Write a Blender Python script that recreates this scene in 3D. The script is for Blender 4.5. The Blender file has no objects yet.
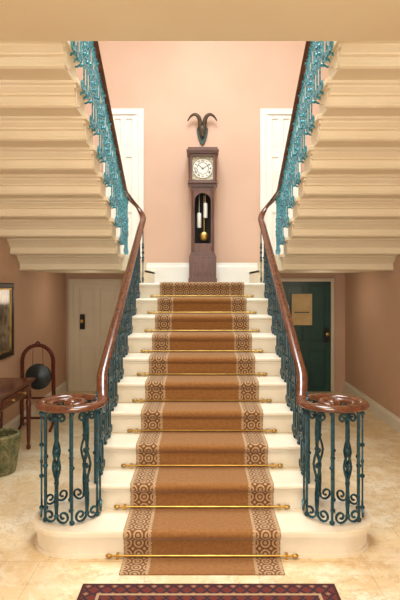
import bpy, bmesh, math, random
from mathutils import Vector, Matrix
random.seed(4)
S=bpy.context.scene
COL=S.collection
pi=math.pi
# ---------------------------------------------------------------- materials
def newmat(name):
    m=bpy.data.materials.new(name); m.use_nodes=True
    nt=m.node_tree; b=nt.nodes['Principled BSDF']
    return m,nt,b
def mth(nt,op,a,b=None,c=None):
    n=nt.nodes.new('ShaderNodeMath'); n.operation=op
    for i,v in enumerate((a,b,c)):
        if v is None: continue
        if isinstance(v,(int,float)): n.inputs[i].default_value=v
        else: nt.links.new(v,n.inputs[i])
    return n.outputs[0]
def mixc(nt,f,a,b):
    n=nt.nodes.new('ShaderNodeMix'); n.data_type='RGBA'
    if isinstance(f,(int,float)): n.inputs[0].default_value=f
    else: nt.links.new(f,n.inputs[0])
    for i,v in ((6,a),(7,b)):
        if isinstance(v,tuple): n.inputs[i].default_value=(*v[:3],1)
        else: nt.links.new(v,n.inputs[i])
    return n.outputs[2]
def noise(nt,scale,detail=3,vec=None,rough=.5):
    n=nt.nodes.new('ShaderNodeTexNoise'); n.inputs['Scale'].default_value=scale
    n.inputs['Detail'].default_value=detail; n.inputs['Roughness'].default_value=rough
    if vec: nt.links.new(vec,n.inputs['Vector'])
    return n.outputs['Fac']
def ramp(nt,f,lo,hi):
    n=nt.nodes.new('ShaderNodeMapRange'); nt.links.new(f,n.inputs[0])
    n.inputs[1].default_value=lo; n.inputs[2].default_value=hi
    return n.outputs[0]
def objco(nt):
    return nt.nodes.new('ShaderNodeTexCoord').outputs['Object']
def bump(nt,b,h,s=.2,d=.01):
    n=nt.nodes.new('ShaderNodeBump'); n.inputs['Strength'].default_value=s; n.inputs['Distance'].default_value=d
    nt.links.new(h,n.inputs['Height']); nt.links.new(n.outputs[0],b.inputs['Normal'])
def simple(name,c1,c2=None,scale=6,rough=.5,metal=0,bmp=0,spec=.5):
    m,nt,b=newmat(name)
    co=objco(nt)
    f=noise(nt,scale,4,co)
    c2=c2 or tuple(x*.85 for x in c1)
    nt.links.new(mixc(nt,ramp(nt,f,.35,.65),c1,c2),b.inputs['Base Color'])
    b.inputs['Roughness'].default_value=rough; b.inputs['Metallic'].default_value=metal
    b.inputs['Specular IOR Level'].default_value=spec
    if bmp: bump(nt,b,noise(nt,scale*8,3,co),bmp,.01)
    return m
M_wall=simple('plaster_pink',(.64,.435,.325),(.59,.395,.29),1.2,.8,bmp=.05)
M_cream=simple('cream_paint',(.89,.81,.63),(.85,.76,.57),2,.55)
M_ceil=simple('ceiling_paint',(.90,.82,.60),(.87,.78,.56),1.5,.7)
M_stone=simple('stair_stone',(.86,.81,.70),(.80,.73,.59),5,.32,bmp=.03)
M_white=simple('white_gloss',(.83,.82,.77),(.78,.76,.70),3,.35)
M_doorc=simple('cream_door_paint',(.80,.72,.58),(.75,.67,.53),3,.4)
M_green=simple('green_door_paint',(.004,.065,.055),(.003,.05,.043),3,.35)
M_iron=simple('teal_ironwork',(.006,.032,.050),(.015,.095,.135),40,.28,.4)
M_iron_lit=simple('teal_ironwork_lit',(.02,.20,.30),(.12,.52,.66),45,.25,.3)  # same teal iron, lightened: daylight on the upper balusters painted into the colour
M_brass=simple('brass',(.55,.35,.10),(.42,.25,.07),12,.35,1)
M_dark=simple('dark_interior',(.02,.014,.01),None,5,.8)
M_blackm=simple('black_iron',(.012,.012,.012),None,5,.4,.3)
M_gong=simple('gong_bronze',(.055,.075,.085),(.03,.035,.04),9,.35,.6)
M_silver=simple('silvered_dial',(.78,.76,.68),(.72,.69,.60),10,.4,.1)
M_dialg=simple('dial_ground',(.50,.44,.30),(.32,.27,.18),40,.4,.3)
M_horn=simple('horn',(.045,.028,.015),(.09,.06,.03),30,.4,bmp=.3)
M_bone=simple('shield_green',(.02,.045,.035),(.03,.06,.05),12,.4)
M_paper=simple('pane_paper',(.72,.55,.28),(.62,.45,.22),9,.6)
def wood(name,c1,c2,rough=.25,axis='Z'):
    m,nt,b=newmat(name); co=objco(nt)
    mp=nt.nodes.new('ShaderNodeMapping'); nt.links.new(co,mp.inputs[0])
    sc={'Z':(14,14,1.2),'Y':(14,1.2,14),'X':(1.2,14,14)}[axis]; mp.inputs['Scale'].default_value=sc
    f=noise(nt,3,5,mp.outputs[0],.6)
    nt.links.new(mixc(nt,ramp(nt,f,.35,.68),c1,c2),b.inputs['Base Color'])
    b.inputs['Roughness'].default_value=rough
    b.inputs['Coat Weight'].default_value=.3; b.inputs['Coat Roughness'].default_value=.12
    return m
M_rail=wood('mahogany_rail',(.15,.045,.018),(.06,.017,.009),.2,'Y')
M_clock=wood('clock_wood',(.13,.042,.022),(.06,.019,.012),.35)
M_table=wood('table_mahogany',(.13,.022,.016),(.06,.012,.009),.2,'Y')
# floor : stone flags
m,nt,b=newmat('floor_flagstone'); co=objco(nt)
br=nt.nodes.new('ShaderNodeTexBrick'); nt.links.new(co,br.inputs[0])
br.inputs['Scale'].default_value=1.0; br.inputs['Brick Width'].default_value=.62; br.inputs['Row Height'].default_value=.62
br.inputs['Mortar Size'].default_value=.003; br.inputs['Mortar Smooth'].default_value=.6
br.inputs['Color1'].default_value=(.70,.55,.33,1); br.inputs['Color2'].default_value=(.76,.62,.39,1); br.inputs['Mortar'].default_value=(.56,.42,.24,1)
f=noise(nt,3.4,10,co,.75); f2=noise(nt,6,9,co,.75); f3=noise(nt,26,6,co,.7)
f4=noise(nt,1.6,9,co,.65)
c=mixc(nt,mth(nt,'MULTIPLY',ramp(nt,f,.46,.58),.85),br.outputs[0],(.86,.79,.63))
c=mixc(nt,mth(nt,'MULTIPLY',ramp(nt,f2,.53,.64),.5),c,(.54,.37,.18))
c=mixc(nt,mth(nt,'MULTIPLY',ramp(nt,f3,.52,.66),.4),c,(.90,.85,.73))
vein=mth(nt,'LESS_THAN',mth(nt,'ABSOLUTE',mth(nt,'SUBTRACT',f4,.5)),.006)
c=mixc(nt,mth(nt,'MULTIPLY',vein,.45),c,(.47,.31,.15))
c=mixc(nt,mth(nt,'MULTIPLY',br.outputs['Fac'],.35),c,(.50,.37,.21))
nt.links.new(c,b.inputs['Base Color']); b.inputs['Roughness'].default_value=.42
bump(nt,b,f2,.08,.01)
M_floor=m
# carpet with UV pattern
def carpet(name,hw,base,base2,bord,light,vtop):
    m,nt,b=newmat(name)
    tc=nt.nodes.new('ShaderNodeTexCoord'); sp=nt.nodes.new('ShaderNodeSeparateXYZ'); nt.links.new(tc.outputs['UV'],sp.inputs[0])
    u=mth(nt,'ABSOLUTE',sp.outputs[0]); v=sp.outputs[1]
    bw=.135; uc=hw-.02-bw/2
    isb=mth(nt,'GREATER_THAN',u,hw-bw-.03)
    if vtop is not None:
        isb=mth(nt,'MAXIMUM',isb,mth(nt,'GREATER_THAN',v,vtop))
    p=.068
    def cell(off):
        uu=mth(nt,'SUBTRACT',mth(nt,'FRACT',mth(nt,'ADD',mth(nt,'DIVIDE',mth(nt,'SUBTRACT',u,uc),p),.5+off)),.5)
        vv=mth(nt,'SUBTRACT',mth(nt,'FRACT',mth(nt,'ADD',mth(nt,'DIVIDE',v,p),.5+off)),.5)
        d=mth(nt,'SQRT',mth(nt,'ADD',mth(nt,'MULTIPLY',uu,uu),mth(nt,'MULTIPLY',vv,vv)))
        return d
    d=cell(0.)
    R=mth(nt,'LESS_THAN',mth(nt,'ABSOLUTE',mth(nt,'SUBTRACT',d,.36)),.075)
    R=mth(nt,'MAXIMUM',R,mth(nt,'LESS_THAN',d,.15))
    d2=cell(.5)
    R=mth(nt,'MAXIMUM',R,mth(nt,'LESS_THAN',d2,.13))
    e1=mth(nt,'LESS_THAN',mth(nt,'ABSOLUTE',mth(nt,'SUBTRACT',u,hw-bw-.018)),.008)
    e2=mth(nt,'LESS_THAN',mth(nt,'ABSOLUTE',mth(nt,'SUBTRACT',u,hw-.012)),.008)
    n=noise(nt,90,2,tc.outputs['UV'])
    R=mth(nt,'MAXIMUM',R,mth(nt,'MAXIMUM',e1,e2))
    R=mth(nt,'MULTIPLY',R,mth(nt,'ADD',.6,mth(nt,'MULTIPLY',ramp(nt,n,.4,.6),.4)))
    f=noise(nt,45,4,tc.outputs['UV'],.7)
    cb=mixc(nt,ramp(nt,f,.3,.7),base,base2)
    cc=mixc(nt,R,bord,light)
    nt.links.new(mixc(nt,isb,cb,cc),b.inputs['Base Color'])
    b.inputs['Roughness'].default_value=.95; b.inputs['Specular IOR Level'].default_value=.1
    b.inputs['Sheen Weight'].default_value=.2
    bump(nt,b,noise(nt,400,2,tc.outputs['UV']),.35,.003)
    return m
M_carp=carpet('runner_carpet',.46,(.345,.165,.056),(.235,.106,.036),(.17,.075,.028),(.53,.37,.22),4.40)
# persian rug
m,nt,b=newmat('persian_wool'); tc=nt.nodes.new('ShaderNodeTexCoord'); sp=nt.nodes.new('ShaderNodeSeparateXYZ'); nt.links.new(tc.outputs['UV'],sp.inputs[0])
u=sp.outputs[0]; v=sp.outputs[1]
def tri(x,p): 
    return mth(nt,'ABSOLUTE',mth(nt,'SUBTRACT',mth(nt,'FRACT',mth(nt,'DIVIDE',x,p)),.5))
dd=mth(nt,'ADD',tri(u,.07),tri(v,.07))
pat=mth(nt,'LESS_THAN',mth(nt,'ABSOLUTE',mth(nt,'SUBTRACT',dd,.45)),.10)
pat2=mth(nt,'LESS_THAN',dd,.2)
edge=mth(nt,'MINIMUM',mth(nt,'MINIMUM',u,mth(nt,'SUBTRACT',1.35,u)),mth(nt,'MINIMUM',v,mth(nt,'SUBTRACT',.9,v)))
c=mixc(nt,pat,(.13,.022,.018),(.012,.012,.025))
c=mixc(nt,pat2,c,(.27,.15,.09))
e=mth(nt,'LESS_THAN',mth(nt,'ABSOLUTE',mth(nt,'SUBTRACT',edge,.10)),.008)
c=mixc(nt,e,c,(.4,.28,.17))
c=mixc(nt,mth(nt,'LESS_THAN',edge,.016),c,(.05,.010,.012))
nt.links.new(c,b.inputs['Base Color']); b.inputs['Roughness'].default_value=.95
M_rug=m
M_wick=simple('wicker',(.30,.26,.13),(.10,.13,.06),25,.7)
M_wick2=simple('basket_lining',(.10,.16,.07),(.25,.22,.12),12,.8)
m,nt,b=newmat('painting_canvas'); co=objco(nt)
f=noise(nt,3,5,co,.6); f2=noise(nt,9,4,co)
c=mixc(nt,ramp(nt,f,.4,.6),(.10,.09,.07),(.30,.27,.20)); c=mixc(nt,ramp(nt,f2,.5,.7),c,(.06,.05,.05))
nt.links.new(c,b.inputs['Base Color']); b.inputs['Roughness'].default_value=.15
M_paint=m
# ---------------------------------------------------------------- mesh builder
class MB:
    def __init__(s): s.v=[]; s.f=[]; s.mi=[]; s.uv={}
    def add(s,vs,fs,mi=0):
        o=len(s.v); s.v+= [tuple(x) for x in vs]
        for f in fs: s.f.append(tuple(i+o for i in f)); s.mi.append(mi)
    def box(s,x0,x1,y0,y1,z0,z1,mi=0):
        s.add([(x0,y0,z0),(x1,y0,z0),(x1,y1,z0),(x0,y1,z0),(x0,y0,z1),(x1,y0,z1),(x1,y1,z1),(x0,y1,z1)],
              [(0,3,2,1),(4,5,6,7),(0,1,5,4),(1,2,6,5),(2,3,7,6),(3,0,4,7)],mi)
    def sweep(s,path,section,mi=0,up=None,closed=False,scale=None):
        P=[Vector(p) for p in path]; n=len(P); k=len(section); vs=[]; prev=None
        for i in range(n):
            if closed: t=P[(i+1)%n]-P[i-1]
            else: t=P[min(i+1,n-1)]-P[max(i-1,0)]
            if t.length<1e-9: t=Vector((0,0,1))
            t.normalize()
            if up is not None:
                side=t.cross(Vector(up))
                if side.length<1e-4: side=prev if prev else Vector((1,0,0))
                side.normalize(); 
            else:
                if prev is None:
                    a=Vector((0,0,1)) if abs(t.z)<.9 else Vector((1,0,0))
                    side=t.cross(a).normalized()
                else:
                    side=(prev-t*prev.dot(t))
                    side.normalize()
            prev=side; u2=side.cross(t).normalized()
            sc=scale[i] if scale else 1
            for a,b in section: vs.append(P[i]+side*a*sc+u2*b*sc)
        fs=[]
        for i in range(n if closed else n-1):
            j=(i+1)%n
            for q in range(k):
                r=(q+1)%k
                fs.append((i*k+q,i*k+r,j*k+r,j*k+q))
        if not closed:
            fs.append(tuple(range(k))); fs.append(tuple((n-1)*k+q for q in range(k)))
        s.add(vs,fs,mi)
    def tube(s,path,r,n=6,mi=0,closed=False,scale=None):
        s.sweep(path,[(r*math.cos(2*pi*i/n+pi/n),r*math.sin(2*pi*i/n+pi/n)) for i in range(n)],mi,None,closed,scale)
    def lathe(s,c,prof,n=16,mi=0,axis='Z'):
        vs=[];k=len(prof)
        for i in range(n):
            a=2*pi*i/n
            for r,h in prof:
                x,y=r*math.cos(a),r*math.sin(a)
                if axis=='Z': p=(c[0]+x,c[1]+y,c[2]+h)
                elif axis=='Y': p=(c[0]+x,c[1]+h,c[2]+y)
                else: p=(c[0]+h,c[1]+x,c[2]+y)
                vs.append(p)
        fs=[]
        for i in range(n):
            j=(i+1)%n
            for q in range(k-1): fs.append((i*k+q,j*k+q,j*k+q+1,i*k+q+1))
        fs.append(tuple(i*k for i in range(n))); fs.append(tuple(i*k+k-1 for i in range(n)))
        s.add(vs,fs,mi)
    def ball(s,c,r,mi=0,n=8,sz=1):
        s.lathe(c,[(max(r*math.sin(pi*i/5),.0006),-r*sz*math.cos(pi*i/5)) for i in range(6)],n,mi)
    def extr(s,poly,a0,a1,mi=0,axis='X'):
        n=len(poly)
        def P(p,a):
            return {'X':(a,p[0],p[1]),'Y':(p[0],a,p[1]),'Z':(p[0],p[1],a)}[axis]
        vs=[P(p,a0) for p in poly]+[P(p,a1) for p in poly]
        fs=[tuple(range(n)),tuple(range(2*n-1,n-1,-1))]+[(i,(i+1)%n,n+(i+1)%n,n+i) for i in range(n)]
        s.add(vs,fs,mi)
    def obj(s,name,mats,parent=None,smooth=False,bevel=0,flip=False):
        me=bpy.data.meshes.new(name); me.from_pydata(s.v,[],s.f)
        for m in mats: me.materials.append(m)
        me.polygons.foreach_set('material_index',s.mi)
        bm=bmesh.new(); bm.from_mesh(me); bmesh.ops.recalc_face_normals(bm,faces=bm.faces); bm.to_mesh(me); bm.free()
        if smooth:
            me.polygons.foreach_set('use_smooth',[True]*len(me.polygons))
            try: me.set_sharp_from_angle(angle=math.radians(42))
            except Exception: pass
        o=bpy.data.objects.new(name,me); COL.objects.link(o)
        if bevel:
            bv=o.modifiers.new('bevel','BEVEL'); bv.width=bevel; bv.segments=2; bv.limit_method='ANGLE'
        if parent: o.parent=parent
        return o
def empty(name):
    o=bpy.data.objects.new(name,None); COL.objects.link(o); return o
# ---------------------------------------------------------------- dimensions
XL,XR,YB=-2.02,2.12,8.0
r,t,Y0=.16,.30,3.15
HW=.74           # main flight half width
ZL=1.60; ZS=1.92 # landing, side landings
ZC=3.12; YC=3.40; ZTOP=6.2; YF=-1.6
def wall(name,*a,mat=M_wall):
    b=MB(); b.box(*a); return b.obj(name,[mat])
wall('floor',XL-.1,XR+.1,YF,YB+.1,-.1,0,mat=M_floor)
wall('wall_back',XL-.1,XR+.1,YB,YB+.1,0,ZTOP)
wall('wall_left',XL-.1,XL,YF,YB,0,ZTOP)
wall('wall_right',XR,XR+.1,YF,YB,0,ZTOP)
wall('ceiling',XL-.1,XR+.1,YF,YB+.1,ZTOP,ZTOP+.1,mat=M_ceil)
b=MB(); b.box(XL,XR,YF,YC,ZC,ZC+.24)
b.box(-.84,.84,YC,YC+.03,ZC+.02,ZC+.26)
b.obj('ceiling_gallery_floor',[M_ceil],bevel=.008)
def trimprof(h,d): return [(0,0),(d,0),(d,h*.78),(d*.55,h*.88),(d*.4,h),(0,h)]
def base_side(name,x,sg,y0,y1,z0,h=.15,d=.02):
    b=MB(); b.extr([(x+sg*p[0],z0+p[1]) for p in trimprof(h,d)],y0,y1,axis='Y'); b.obj(name,[M_white])
base_side('baseboard_left',XL,1,YF,YB,0)
base_side('baseboard_right',XR,-1,YF,YB,0)
def base_back(name,x0,x1,z0,h):
    b=MB(); b.extr([(YB-p[0],z0+p[1]) for p in trimprof(h,.022)],x0,x1,axis='X'); b.obj(name,[M_white])
base_back('baseboard_back',-.82,.82,ZL,.30)
# ---------------------------------------------------------------- staircase
stairs=empty('staircase')
YE=YB-.003
def arc(cx,cy,R,a0,a1,n):
    return [(cx+R*math.cos(a0+(a1-a0)*i/n),cy+R*math.sin(a0+(a1-a0)*i/n)) for i in range(n+1)]
NO=.03;NT=.036
b=MB()
for i in range(2,11):
    y=Y0+t*(i-1); z=r*i
    yend= y+t+.05 if i<10 else YE
    b.box(-HW+.02,HW-.02,y,yend,z-r,z-NT)
    nose=[(y-NO+NT/2+NT/2*math.cos(a),z-NT/2+NT/2*math.sin(a)) for a in [pi/2+pi*k/6 for k in range(7)]]
    poly=[(yend,z)]+nose+[(yend,z-NT)]
    b.extr(poly,-HW,HW,axis='X')
    b.box(-HW+.012,HW-.012,y-.012,y,z-NT-.014,z-NT)
for i in range(1,10):
    y=Y0+t*(i)
    b.box(-HW+.04,HW-.04,y,y+t+.001,0,r*i)
b.box(-HW+.04,HW-.04,Y0+3.0,YE,0,ZL-.05)
b.box(-.90,.90,6.17,YE,ZL-.10,ZL-.003)
b.obj('main_flight',[M_stone],stairs,bevel=.003)
def curtail(off,z0,z1,R=.235,cx=.79,cy=3.385):
    pts=[]
    pts+=arc(cx,cy,R+off,-pi/2,pi/2,18)
    pts+=arc(-cx,cy,R+off,pi/2,3*pi/2,18)
    return pts
b=MB()
b.extr(curtail(-.0,0,0),0,r-NT,axis='Z')
for k,(o,za,zb) in enumerate(((.014,r-NT-.012,r-NT),(.024,r-NT,r-NT+.006),(.030,r-NT+.006,r-.006),(.025,r-.006,r))):
    b.extr(curtail(o,0,0),za,zb,axis='Z')
b.extr(curtail(.012,0,0),0,.02,axis='Z')
b.obj('curtail_step',[M_stone],stairs)
XS=.905   # open end of the cantilevered upper steps
for s,xw,nm in ((-1,XL+.003,'left'),(1,XR-.003,'right')):
    b=MB()
    xi=s*XS
    def bx(xa,xb,*a): b.box(min(xa,xb),max(xa,xb),*a)
    bx(s*.82,xw,6.06,YE,ZS-.18,ZS)
    bx(s*.70,s*.83,6.6,YE,ZL-.01,ZL+r)
    bx(s*.70,s*.74,6.45,YE,ZL+r-.03,ZL+r+.005)
    for k in range(-1,8):
        y1=5.95-t*k; y0=y1-t
        zt=ZS+r*(k+1); zb=zt-.18
        if k==-1: y1=6.07; y0=5.95; zt=ZS; zb=ZS-.18
        # underside profile: moulded lip at near edge, then cyma and set-back fascia
        lip=[(y0-.050,zt),(y0-.072,zt-.010),(y0-.076,zt-.022),(y0-.072,zt-.036),(y0-.058,zt-.044),(y0-.050,zt-.046),(y0-.046,zt-.058),(y0-.026,zt-.076),(y0-.010,zt-.088),(y0-.006,zt-.100),(y0+.022,zt-.104),(y0+.022,zb+.030),(y0+.012,zb+.026),(y0+.010,zb+.012),(y0+.03,zb)]
        poly=[(y1+.03,zt)]+lip+[(y1+.03,zb)]
        b.extr(poly,xi,xw,axis='X')
        bx(xi,xi-s*.035,y0-.074,y1-.01,zt-.04,zt-.002)
        bx(xi,xi-s*.016,y0-.045,y1-.03,zt-.066,zt-.04)
        if k>=0:
            pl=[(y0+.01,zt-.066),(y1-.04,zt-.066),(y1-.05,zt-.09),(y1-.11,zt-.10),(y1-.17,zt-.125),(y1-.22,zt-.165),(y0+.035,zt-.172),(y0+.01,zt-.14)]
            b.extr(pl,xi,xi-s*.010,axis='X')
    b.obj('upper_flight_'+nm,[M_cream],stairs,bevel=.003)
# ---------------------------------------------------------------- carpet runner
path=[(2.955,.006)]
def ap(y,z): path.append((y,z))
ap(Y0-.006,.006)
off=.007
for i in range(1,11):
    y=Y0+t*(i-1); z=r*i
    ap(y-off,z-NT-.02)
    cx,cz=y-NO+NT/2,z-NT/2
    for k in range(6):
        a=pi+pi/6-(pi/2+pi/6)*k/5
        R=NT/2+off
        ap(cx+R*math.cos(a),cz+R*math.sin(a))
    if i<10:
        ap(y+t-off-.004,z+off); 
ap(6.75,ZL+off)
me=bpy.data.meshes.new('stair_carpet'); bm=bmesh.new(); uvl=bm.loops.layers.uv.new('UVMap')
RW=.455; L=0; rows=[]
for i,p in enumerate(path):
    if i: L+=math.dist(path[i-1],p)
    rows.append(([bm.verts.new((x,p[0],p[1])) for x in (-RW,0,RW)],L))
for i in range(len(rows)-1):
    for j in range(2):
        f=bm.faces.new((rows[i][0][j],rows[i][0][j+1],rows[i+1][0][j+1],rows[i+1][0][j]))
        us=(-.46,0,.46)
        for lp,(uu,vv) in zip(f.loops,((us[j],rows[i][1]),(us[j+1],rows[i][1]),(us[j+1],rows[i+1][1]),(us[j],rows[i+1][1]))): lp[uvl].uv=(uu,vv)
bm.to_mesh(me); bm.free(); me.materials.append(M_carp)
car=bpy.data.objects.new('stair_carpet',me); COL.objects.link(car)
sm=car.modifiers.new('t','SOLIDIFY'); sm.thickness=.006; sm.offset=0
b=MB()
for i in range(0,10):
    y=Y0+t*i-.022; z=r*i+.019
    b.tube([(-.535,y,z),(.535,y,z)],.0065,8)
    for s in (-1,1):
        b.lathe((s*.54,y,z),[(.002,-.020),(.008,-.016),(.012,-.008),(.012,.008),(.008,.016),(.002,.020)],10,0,'X')
        b.box(s*.49-.008,s*.49+.008,y-.009,y+.022,z-.019,z+.011)
b.obj('stair_rods',[M_brass],car,smooth=True)
# ---------------------------------------------------------------- iron balusters
def cscroll(b,P,sg,z0,z1,R,rad,turn=1.25,R2=None):
    R2=R2 or R
    pts=[]; n=14
    for i in range(n+1):
        q=i/n; a=pi+(1-q)*2*pi*turn; rr=.22*R+.78*R*q
        pts.append((R+rr*math.cos(a),z0+R+rr*math.sin(a)))
    pts.append((.001,(z0+z1)/2))
    for i in range(n+1):
        q=i/n; a=pi-q*2*pi*turn; rr=R2-.78*R2*q
        pts.append((R2+rr*math.cos(a),z1-R2+rr*math.sin(a)))
    b.tube([P(sg*(u+.004),z) for u,z in pts],rad,4)
def bal(b,base,dirv,h,kind,k=1.0):
    B=Vector(base); D=Vector(dirv).normalized()
    P=lambda u,z:B+D*u+Vector((0,0,z))
    if kind=='A':
        b.tube([P(0,0),P(0,h)],.0095,4)
        for q in (.02,.5,.98): b.ball(P(0,h*q),.017,0,8,.8)
    elif kind=='B':
        b.tube([P(0,0),P(0,h)],.007,4)
        m1=h*.42
        for sg in (-1,1):
            cscroll(b,P,sg,.012,m1,.034*k,.0072)
            cscroll(b,P,sg,h*.58,h-.012,.032*k,.0072)
            cscroll(b,P,sg,m1+.012,h*.58-.012,.019*k,.0062,.9)
        b.ball(P(0,m1),.016,0,8,.8); b.ball(P(0,h*.58),.016,0,8,.8)
        b.ball(P(0,h*.5),.015,0,8,1.3)
    elif kind=='T':
        # tall open scroll: bold curled foot, slender wavy stem with knots, curled head
        for sg in (-1,1):
            R,R2=.043,.030; n=16; pts=[]
            for i in range(n+1):
                q=i/n; a=pi+(1-q)*2*pi*1.35; rr=.2*R+.8*R*q
                pts.append((R+rr*math.cos(a)+.002,.010+R+rr*math.sin(a)))
            zA,zB=.010+R,h-.010-R2
            for i in range(1,16):
                q=i/16
                pts.append((.002+.022*math.sin(q*3*pi)**2*(1 if .33<q<.67 else .25),zA+(zB-zA)*q))
            for i in range(n+1):
                q=i/n; a=pi-q*2*pi*1.35; rr=R2-.8*R2*q
                pts.append((R2+rr*math.cos(a)+.002,zB+rr*math.sin(a)))
            b.tube([P(sg*u,z) for u,z in pts],.0078,4)
        zA,zB=.053,h-.040
        for q in (.0,.335,.665,1.): b.ball(P(0,zA+(zB-zA)*q),.016,0,8,.9)
        b.ball(P(0,h*.5),.011,0,8,1.6)
RS=[(.036*math.cos(a),.025*math.sin(a)) for a in [2*pi*i/12 for i in range(12)]]
RS=[(a*1.0,(b_*1.0 if b_>0 else b_*.7)) for a,b_ in RS]
def pitch(y): return r*((y-Y0)/t)
CR=.72
for s in (-1,1):
    root=empty('stair_railing')
    b=MB()
    XB=.675
    for i in range(2,11):
        y=Y0+t*(i-1); z=r*i
        for dy,kd in ((.00,'A'),(.075,'T'),(.15,'A'),(.225,'B')):
            yy=y+dy
            if i==10 and dy>.0: break
            zr=pitch(yy)+CR-.012
            bal(b,(s*XB,yy,z),(0,1,0),zr-z,kd)
    bal(b,(s*.68,6.22,ZL),(0,1,0),.70,'B')
    # volute
    cx,cy,R=.82,3.385,.178
    zt=.845
    nb=12
    for j in range(nb):
        a=2*pi*(j+.5)/nb
        px,py=cx+R*math.cos(a),cy+R*math.sin(a)
        bal(b,(s*px,py,r),(-s*math.sin(a),math.cos(a),0),zt-r-.01,('A','T')[j%2])
    bal(b,(s*cx,cy,r),(1,0,0),zt-r,'A')
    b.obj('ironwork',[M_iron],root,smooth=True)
    # upper flight : balusters fixed to the open step ends
    b=MB()
    XU=.862
    for k in range(0,9):
        y1=5.95-t*k; zt2=ZS+r*(k+1)
        for dy,kd in ((.0,'A'),(.10,'B'),(.20,'B')):
            yy=y1-dy
            if yy<YC: continue
            zr=ZS+.533*(5.95-yy)+.70
            zb=zt2-.06
            bal(b,(s*XU,yy,zb),(0,1,0),zr-zb,kd,1.3)
            if yy>3.5:
                b.tube([(s*XU,yy,zb+.02),(s*(XU+.03),yy,zb+.0),(s*(XS+.01),yy,zb+.01)],.009,4)
    for yy,kd in ((6.03,'B'),(6.13,'A'),(6.23,'B')):
        bal(b,(s*XU,yy,ZS),(0,1,0),.69 if yy<6.1 else .66,kd)
    b.obj('upper_ironwork',[M_iron_lit],root,smooth=True)
    # handrail with open volute
    hb=MB()
    P=[]; W=[]
    nsp=60
    for i in range(nsp):
        q=i/nsp; a=-2*pi*2.2*(1-q)
        e=min(1,q/.545)
        rr=.045+(R+.008-.045)*e
        P.append((s*(2*cx-(cx+rr*math.cos(a))),cy+rr*math.sin(a),zt)); W.append(.55+.45*e)
    P.append((s*.634,3.385,zt))
    P.append((s*.638,3.46,zt+.008))
    P.append((s*.655,3.54,pitch(3.54)+CR-.01))
    yy=3.52
    while yy<6.0:
        yy+=.12
        P.append((s*XB,yy,pitch(yy)+CR))
    P+=[(s*.675,6.15,pitch(6.15)+CR-.01),(s*.682,6.24,2.36),(s*.71,6.31,2.42),(s*.76,6.345,2.49),(s*.815,6.32,2.55),(s*.85,6.25,2.59),(s*XU,6.15,2.615)]
    yy=6.0
    while yy>YC-.1:
        P.append((s*XU,yy,ZS+.533*(5.95-yy)+.715)); yy-=.15
    W+= [1]*(len(P)-len(W))
    V=[Vector((*p,w_)) for p,w_ in zip(P,W)]
    for _ in range(2):
        N=[V[0]]
        for a_,b_ in zip(V[:-1],V[1:]): N+= [a_*.75+b_*.25,a_*.25+b_*.75]
        N.append(V[-1]); V=N
    hb.sweep([v_[:3] for v_ in V],RS,0,(0,0,1),False,[v_[3] for v_ in V])
    hb.lathe((s*cx,cy,zt),[(.002,-.02),(.04,-.016),(.046,0),(.038,.016),(.02,.024),(.002,.027)],18)
    hb.obj('handrail',[M_rail],root,smooth=True)
# ---------------------------------------------------------------- doors
def door(name,x0,x1,z0,z1,mat,fmat,rows,fw=.09,knob=None,side='back',pane=None):
    root=empty(name)
    y=YB
    b=MB()
    for (a0,a1,c0,c1) in ((x0,x0+fw,z0,z1),(x1-fw,x1,z0,z1),(x0+fw,x1-fw,z1-fw,z1)):
        b.box(a0,a1,y-.05,y,c0,c1); 
        m_=.018
        b.box(a0+m_,a1-m_,y-.065,y-.05,c0,c1-(m_ if c1==z1 else 0))
    b.obj('architrave',[fmat],root,bevel=.005)
    b=MB(); dx0,dx1,dz1=x0+fw,x1-fw,z1-fw
    b.box(dx0,dx1,y-.022,y-.001,z0,dz1)
    st=.085
    mid=(dx0+dx1)/2
    b.box(dx0,dx0+st,y-.042,y-.022,z0,dz1); b.box(dx1-st,dx1,y-.042,y-.022,z0,dz1)
    b.box(mid-st*.45,mid+st*.45,y-.042,y-.022,z0,dz1)
    H=dz1-z0
    zs=[z0]+[z0+H*q for q in rows]+[dz1]
    for k,zq in enumerate(zs):
        hh=.06
        b.box(dx0+st,dx1-st,y-.0415,y-.022,max(z0,zq-hh),min(dz1,zq+hh))
    for za,zb in zip(zs[:-1],zs[1:]):
        for xa,xb in ((dx0+st,mid-st*.45),(mid+st*.45,dx1-st)):
            b.box(xa+.03,xb-.03,y-.033,y-.022,za+.09,zb-.09)
    b.obj('leaf',[mat],root,bevel=.004)
    if knob:
        b=MB(); kx,kz=knob
        b.box(kx-.035,kx+.035,y-.062,y-.036,kz-.12,kz+.10,1)
        b.lathe((kx,y-.06,kz),[(.012,0),(.012,-.03),(.026,-.04),(.03,-.055),(.02,-.07),(.001,-.073)],14,0,'Y')
        b.obj('lock_and_knob',[M_brass,M_blackm],root)
    return root
door('door_1',-1.46,-.86,ZS,4.17,M_white,M_white,(.36,.74))
door('door_2',.86,1.46,ZS,4.17,M_white,M_white,(.36,.74))
door('door_3',-1.97,-1.10,0,1.66,M_doorc,M_doorc,(.45,),.075,(-1.76,1.04))
rt=door('door_4',1.10,1.95,0,1.67,M_green,M_doorc,(.42,),.05,(1.83,.85))
b=MB(); b.box(1.32,1.62,YB-.05,YB-.038,.98,1.44,0)
for a in ((1.305,1.32,.965,1.455),(1.62,1.635,.965,1.455),(1.305,1.635,1.44,1.455),(1.305,1.635,.965,.98)): b.box(a[0],a[1],YB-.056,YB-.037,a[2],a[3],1)
b.box(1.36,1.58,YB-.053,YB-.05,1.16,1.175,1)
b.obj('door_pane',[M_paper,M_green],rt)
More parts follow.
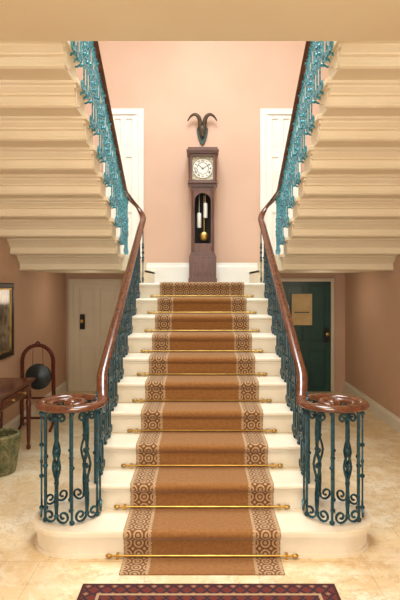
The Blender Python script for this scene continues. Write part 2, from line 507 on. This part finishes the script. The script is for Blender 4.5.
b=MB(); b.extr([(YB-p[0],p[1]) for p in trimprof(.15,.02)],-1.10,-HW,axis='X'); b.extr([(YB-p[0],p[1]) for p in trimprof(.15,.02)],HW,1.10,axis='X'); b.obj('baseboard_back_lower',[M_white])
# ---------------------------------------------------------------- longcase clock
ck=empty('longcase_clock'); cx=.01; yb=YB-.03
def cb(b,w,yf,z0,z1,mi=0,ybk=None): b.box(cx-w/2,cx+w/2,yf,ybk or yb,z0,z1,mi)
b=MB()
cb(b,.405,7.62,ZL,ZL+.07); cb(b,.385,7.635,ZL+.07,ZL+.38)
b.extr([(cx-.19,ZL+.38),(cx+.19,ZL+.38),(cx+.168,ZL+.43),(cx-.168,ZL+.43)],7.65,yb,axis='Y')
b.box(cx-.14,cx+.14,7.625,7.636,ZL+.12,ZL+.33); b.box(cx-.11,cx+.11,7.618,7.626,ZL+.15,ZL+.30)
z0,z1=ZL+.43,ZL+1.36
b.box(cx-.165,cx-.145,7.66,yb,z0,z1); b.box(cx+.145,cx+.165,7.66,yb,z0,z1); b.box(cx-.145,cx+.145,7.88,yb,z0,z1,1)
b.box(cx-.145,cx-.115,7.655,7.68,z0,z1); b.box(cx+.115,cx+.145,7.655,7.68,z0,z1)
b.box(cx-.115,cx+.115,7.655,7.68,z0,z0+.13)
b.box(cx-.155,cx+.155,7.66,7.88,z0,z0+.03)
zc=z1-.20
arcp=[(cx+.115*math.cos(a),zc+.115*math.sin(a)) for a in [pi*i/14 for i in range(15)]]
b.extr([(cx+.115,z1)]+arcp+[(cx-.115,z1)],7.655,7.68,axis='Y')
for w in (-.140,.140):
    b.lathe((cx+w,7.652,z0+.03),[(.014,0),(.014,.05),(.010,.06),(.010,.80),(.014,.82),(.014,.86)],10)
b.extr([(cx-.165,z1),(cx+.165,z1),(cx+.205,z1+.06),(cx-.205,z1+.06)],7.63,yb,axis='Y')
h0,h1=z1+.06,z1+.47
b.box(cx-.200,cx-.180,7.62,yb,h0,h1); b.box(cx+.180,cx+.200,7.62,yb,h0,h1); b.box(cx-.18,cx+.18,7.70,yb,h0,h1,1)
for a in ((-.18,-.15,h0,h1),(.15,.18,h0,h1),(-.15,.15,h0,h0+.035),(-.15,.15,h1-.04,h1)): b.box(cx+a[0],cx+a[1],7.615,7.64,a[2],a[3])
for w in (-.188,.188): b.lathe((cx+w,7.605,h0),[(.016,0),(.016,.03),(.010,.04),(.010,.36),(.016,.38),(.016,.41)],12)
cb(b,.42,7.585,h0-.012,h0+.004)
cb(b,.43,7.58,h1,h1+.025); cb(b,.455,7.565,h1+.025,h1+.05); cb(b,.42,7.60,h1+.05,h1+.085); 
b.obj('case',[M_clock,M_dark],ck,bevel=.003)
b=MB()
zd=(h0+h1)/2
b.box(cx-.15,cx+.15,7.66,7.70,h0+.03,h1-.03,3)
def ring(b,c,r0,r1,y,mi,n=40,th=.003):
    vs=[];fs=[]
    for i in range(n):
        a=2*pi*i/n
        for rr in (r0,r1):
            for yy in (y,y-th): vs.append((c[0]+rr*math.cos(a),yy,c[1]+rr*math.sin(a)))
    for i in range(n):
        j=(i+1)%n
        for (p,q) in ((0,1),(1,3),(3,2),(2,0)): fs.append((i*4+p,i*4+q,j*4+q,j*4+p))
    b.add(vs,fs,mi)
ring(b,(cx,zd),.085,.140,7.658,0); ring(b,(cx,zd),.140,.145,7.658,2); ring(b,(cx,zd),.078,.085,7.658,2)
b.lathe((cx,7.658,zd),[(.077,0),(.077,-.001),(.001,-.001)],30,0,'Y')
for sx in (-1,1):
    for sz in (-1,1): b.ball((cx+sx*.128,7.658,zd+sz*.145),.017,0)
for i in range(60):
    a=2*pi*i/60; 
    if i%5: 
        p=lambda q:(cx+q*math.sin(a),7.654,zd+q*math.cos(a)); b.tube([p(.128),p(.135)],.0012,4,2)
def hand(ang,l,w):
    dx,dz=math.sin(ang),math.cos(ang)
    b.tube([(cx-dx*.02,7.650,zd-dz*.02),(cx+dx*l,7.650,zd+dz*l)],w,4,2)
hand(math.radians(310),.075,.004); hand(math.radians(60),.118,.003); b.ball((cx,7.648,zd),.008,2)
b.obj('dial',[M_silver,M_brass,M_blackm,M_dialg],ck)
for i,tx in enumerate(['XII','I','II','III','IIII','V','VI','VII','VIII','IX','X','XI']):
    cu=bpy.data.curves.new('numeral','FONT'); cu.body=tx; cu.size=.038; cu.align_x='CENTER'; cu.align_y='CENTER'; cu.extrude=.0008; cu.offset=.0006
    o=bpy.data.objects.new('numeral_%d'%(i+1),cu); COL.objects.link(o); a=2*pi*i/12
    o.matrix_world=Matrix.Translation((cx+.108*math.sin(a),7.653,zd+.108*math.cos(a)))@Matrix.Rotation(a,4,'Y')@Matrix.Rotation(pi/2,4,'X')
    cu.materials.append(M_blackm); o.parent=ck
b=MB()
b.tube([(cx+.02,7.80,z1),(cx+.02,7.80,z0+.28)],.005,6,0); b.lathe((cx+.02,7.80,z0+.24),[(.001,-.015),(.055,-.01),(.068,0),(.055,.01),(.001,.015)],24,0,'Y')
for dx,zz in ((-.05,z0+.36),(.04,z0+.50)):
    b.lathe((cx+dx,7.75,zz),[(.002,0),(.028,.004),(.030,.02),(.030,.20),(.026,.215),(.004,.22),(.002,.24)],14,1); b.tube([(cx+dx,7.75,zz+.22),(cx+dx,7.75,z1)],.003,5,1)
b.obj('pendulum_and_weights',[M_brass,M_silver],ck,smooth=True)
# ---------------------------------------------------------------- mounted horns on wall
hr=empty('mounted_horns'); hx=.005; hz=3.80
b=MB()
sh=[(0,-.17),(.03,-.14),(.055,-.08),(.075,0),(.085,.07),(.06,.115),(.035,.10),(0,.13)]
sh=sh+[(-a,c) for a,c in sh[-2:0:-1]]
b.extr([(hx+a,hz+c) for a,c in sh],YB-.03,YB-.001,axis='Y')
b.obj('shield',[M_bone],hr,bevel=.006)
b=MB()
b.lathe((hx,YB-.07,hz+.03),[(.002,-.09),(.022,-.08),(.035,-.03),(.05,.02),(.048,.06),(.03,.085),(.002,.09)],14)
b.obj('skull',[M_horn],hr,smooth=True)
b=MB()
for s in (-1,1):
    pts=[(.024,-.07,.08),(.032,-.09,.15),(.045,-.11,.21),(.075,-.12,.25),(.115,-.12,.265),(.155,-.11,.25),(.19,-.10,.215),(.215,-.09,.17)]
    V=[Vector((hx+s*a,YB+c,hz+d)) for a,c,d in pts]
    for _ in range(2):
        N=[V[0]]
        for a_,b_ in zip(V[:-1],V[1:]): N+= [a_*.75+b_*.25,a_*.25+b_*.75]
        N.append(V[-1]); V=N
    n=len(V); b.tube(V,.036,10,0,scale=[(1-.85*(i/(n-1))**1.3)*(1+.06*(i%2)) for i in range(n)])
b.obj('horns',[M_horn],hr,smooth=True)
# ---------------------------------------------------------------- console table
tb=empty('console_table'); b=MB()
x0,x1,y0,y1,zt=XL+.03,-1.62,4.35,5.25,.68
b.box(x0,x1,y0,y1,zt-.022,zt); b.box(x0+.012,x1-.012,y0+.012,y1-.012,zt-.034,zt-.022)
b.box(x0+.03,x1-.03,y0+.03,y1-.03,zt-.14,zt-.034)
b.box(x1-.031,x1-.022,y0+.12,y1-.12,zt-.125,zt-.05)
b.obj('top_and_frieze',[M_table],tb,bevel=.004)
b=MB()
for lx in (x0+.05,x1-.05):
    for ly in (y0+.05,y1-.05):
        b.lathe((lx,ly,0),[(.012,0),(.02,.012),(.022,.03),(.014,.05),(.018,.10),(.024,.40),(.026,.46),(.018,.48),(.028,.50),(.028,.52),(.024,.54),(.026,.56)],14)
b.obj('legs',[M_table],tb,smooth=True)
b=MB()
for ly in (y0+.3,y1-.3): b.lathe((x1-.022,ly,zt-.088),[(.006,0),(.006,.012),(.014,.018),(.012,.03),(.001,.033)],12,0,'X')
b.obj('knobs',[M_brass],tb)
# ---------------------------------------------------------------- dinner gong on stand
gg=empty('dinner_gong'); gx,gy=-1.80,5.92
b=MB()
arch=[(gx-.17,gy,.04),(gx-.175,gy,.35),(gx-.17,gy,.60)]+[(gx+.17*math.cos(a),gy,.74+.18*math.sin(a)) for a in [pi-pi*i/14 for i in range(15)]]+[(gx+.17,gy,.60),(gx+.175,gy,.35),(gx+.17,gy,.04)]
b.tube(arch,.022,8)
b.ball((gx,gy,.935),.03)
for s in (-1,1): b.tube([(gx+s*.17,gy-.14,.016),(gx+s*.17,gy-.08,.04),(gx+s*.17,gy,.06),(gx+s*.17,gy+.08,.04),(gx+s*.17,gy+.14,.016)],.016,8)
b.tube([(gx-.16,gy,.12),(gx+.16,gy,.12)],.014,8); b.tube([(gx-.17,gy,.34),(gx+.17,gy,.34)],.013,8)
b.obj('stand',[M_table],gg,smooth=True)
b=MB(); b.lathe((gx,gy,.57),[(.001,-.022),(.035,-.022),(.05,-.012),(.125,-.010),(.140,0),(.144,.03),(.14,.03),(.133,.004),(.03,-.004),(.001,-.008)],30,0,'Y')
for s in (-1,1): b.tube([(gx+s*.06,gy,.70),(gx+s*.05,gy,.91)],.003,5)
b.obj('gong_disc',[M_gong],gg,smooth=True)
# ---------------------------------------------------------------- woven basket
bkx,bky=-1.70,4.56
bk=MB()
def brad(z): return .105+.045*(z/.30)**.8
bk.lathe((bkx,bky,0),[(.001,.0),(.098,.0),(.100,.03),(.120,.15),(.135,.27),(.128,.27),(.105,.04),(.001,.03)],24,1)
ns=26
for q in range(18):
    z=.012+q*.0165
    pts=[]
    for i in range(ns*2):
        a=2*pi*i/(ns*2); rr=brad(z)+(.006 if (i//1+q)%2 else -.004)
        pts.append((bkx+rr*math.cos(a),bky+rr*math.sin(a),z))
    bk.tube(pts,.0085,5,0,closed=True)
for i in range(ns):
    a=2*pi*(i+.25)/ns
    bk.tube([(bkx+brad(z)*math.cos(a),bky+brad(z)*math.sin(a),z) for z in (.005,.1,.2,.305)],.006,5,0)
for dz,dr in ((.308,0),(.32,.008),(.322,-.008)):
    bk.tube([(bkx+(brad(.3)+dr)*math.cos(2*pi*i/32),bky+(brad(.3)+dr)*math.sin(2*pi*i/32),dz+.004*(i%2)) for i in range(32)],.011,6,0,closed=True)
bk.obj('wicker_basket',[M_wick,M_wick2],smooth=True)
# ---------------------------------------------------------------- framed picture on left wall
fp=empty('framed_picture'); b=MB(); y0,y1,z0,z1=4.75,5.70,.84,1.60
b.box(XL+.001,XL+.022,y0+.05,y1-.05,z0+.05,z1-.05); b.obj('canvas',[M_paint],fp)
b=MB()
for a in ((y0,y1,z0,z0+.055),(y0,y1,z1-.055,z1),(y0,y0+.055,z0+.055,z1-.055),(y1-.055,y1,z0+.055,z1-.055)): b.box(XL+.001,XL+.04,*a)
b.obj('frame',[M_blackm],fp,bevel=.008)
b=MB()
for a in ((y0+.055,y1-.055,z0+.055,z0+.07),(y0+.055,y1-.055,z1-.07,z1-.055),(y0+.055,y0+.07,z0+.07,z1-.07),(y1-.07,y1-.055,z0+.07,z1-.07)): b.box(XL+.022,XL+.033,*a)
b.obj('gilt_slip',[M_brass],fp)
# ---------------------------------------------------------------- rug
me=bpy.data.meshes.new('persian_rug'); bm=bmesh.new(); uvl=bm.loops.layers.uv.new('UVMap')
x0,x1,y0,y1=-.63,.70,1.97,2.86
q=[bm.verts.new(p) for p in ((x0,y0,.008),(x1,y0,.008),(x1,y1,.008),(x0,y1,.008))]; f=bm.faces.new(q)
for lp,uv in zip(f.loops,((0,0),(1.35,0),(1.35,.9),(0,.9))): lp[uvl].uv=uv
bm.to_mesh(me); bm.free(); me.materials.append(M_rug)
rg=bpy.data.objects.new('persian_rug',me); COL.objects.link(rg); sm=rg.modifiers.new('t','SOLIDIFY'); sm.thickness=.007; sm.offset=-1
# ---------------------------------------------------------------- lights
def area(name,loc,rot,sx,sy,e,c):
    l=bpy.data.lights.new(name,'AREA'); l.shape='RECTANGLE'; l.size=sx; l.size_y=sy; l.energy=e; l.color=c
    o=bpy.data.objects.new(name,l); COL.objects.link(o); o.location=loc; o.rotation_euler=rot; return o
area('upper_void_cool_fill',(0,5.0,6.1),(0,0,0),1.6,2.4,260,(.84,.95,1.0))  # unseen cool area light added for daylight in the upper void, no roof opening
area('hall_warm_fill',(0,2.0,3.08),(0,0,0),1.2,1.2,62,(1,.86,.66))  # added warm key light over the near hall, no fitting; brightens the treads
def pt(name,loc,e,c,rad=.12):
    l=bpy.data.lights.new(name,'POINT'); l.energy=e; l.color=c; l.shadow_soft_size=rad
    o=bpy.data.objects.new(name,l); COL.objects.link(o); o.location=loc
pt('side_hall_fill_left',(-1.45,6.9,1.45),3,(1,.82,.62))  # unseen point light added to warm the left corner under the landing
pt('side_hall_fill_right',(1.5,6.9,1.45),3.5,(1,.82,.62))  # matching added fill beneath the right side landing, no real lamp there
w=bpy.data.worlds.new('World'); S.world=w; w.use_nodes=True
bg=w.node_tree.nodes['Background']; bg.inputs[0].default_value=(1,.95,.86,1); bg.inputs[1].default_value=2.7
try: S.view_settings.view_transform='Standard'
except Exception: pass
# ---------------------------------------------------------------- camera
cam=bpy.data.cameras.new('camera'); co=bpy.data.objects.new('camera',cam); COL.objects.link(co)
co.location=(0,0,1.6); co.rotation_euler=(pi/2,0,0)
cam.sensor_fit='VERTICAL'; cam.sensor_height=36; cam.sensor_width=24; cam.lens=36*540/600
cam.shift_y=-17/600; cam.shift_x=-2/600
cam.clip_start=.05
S.camera=co
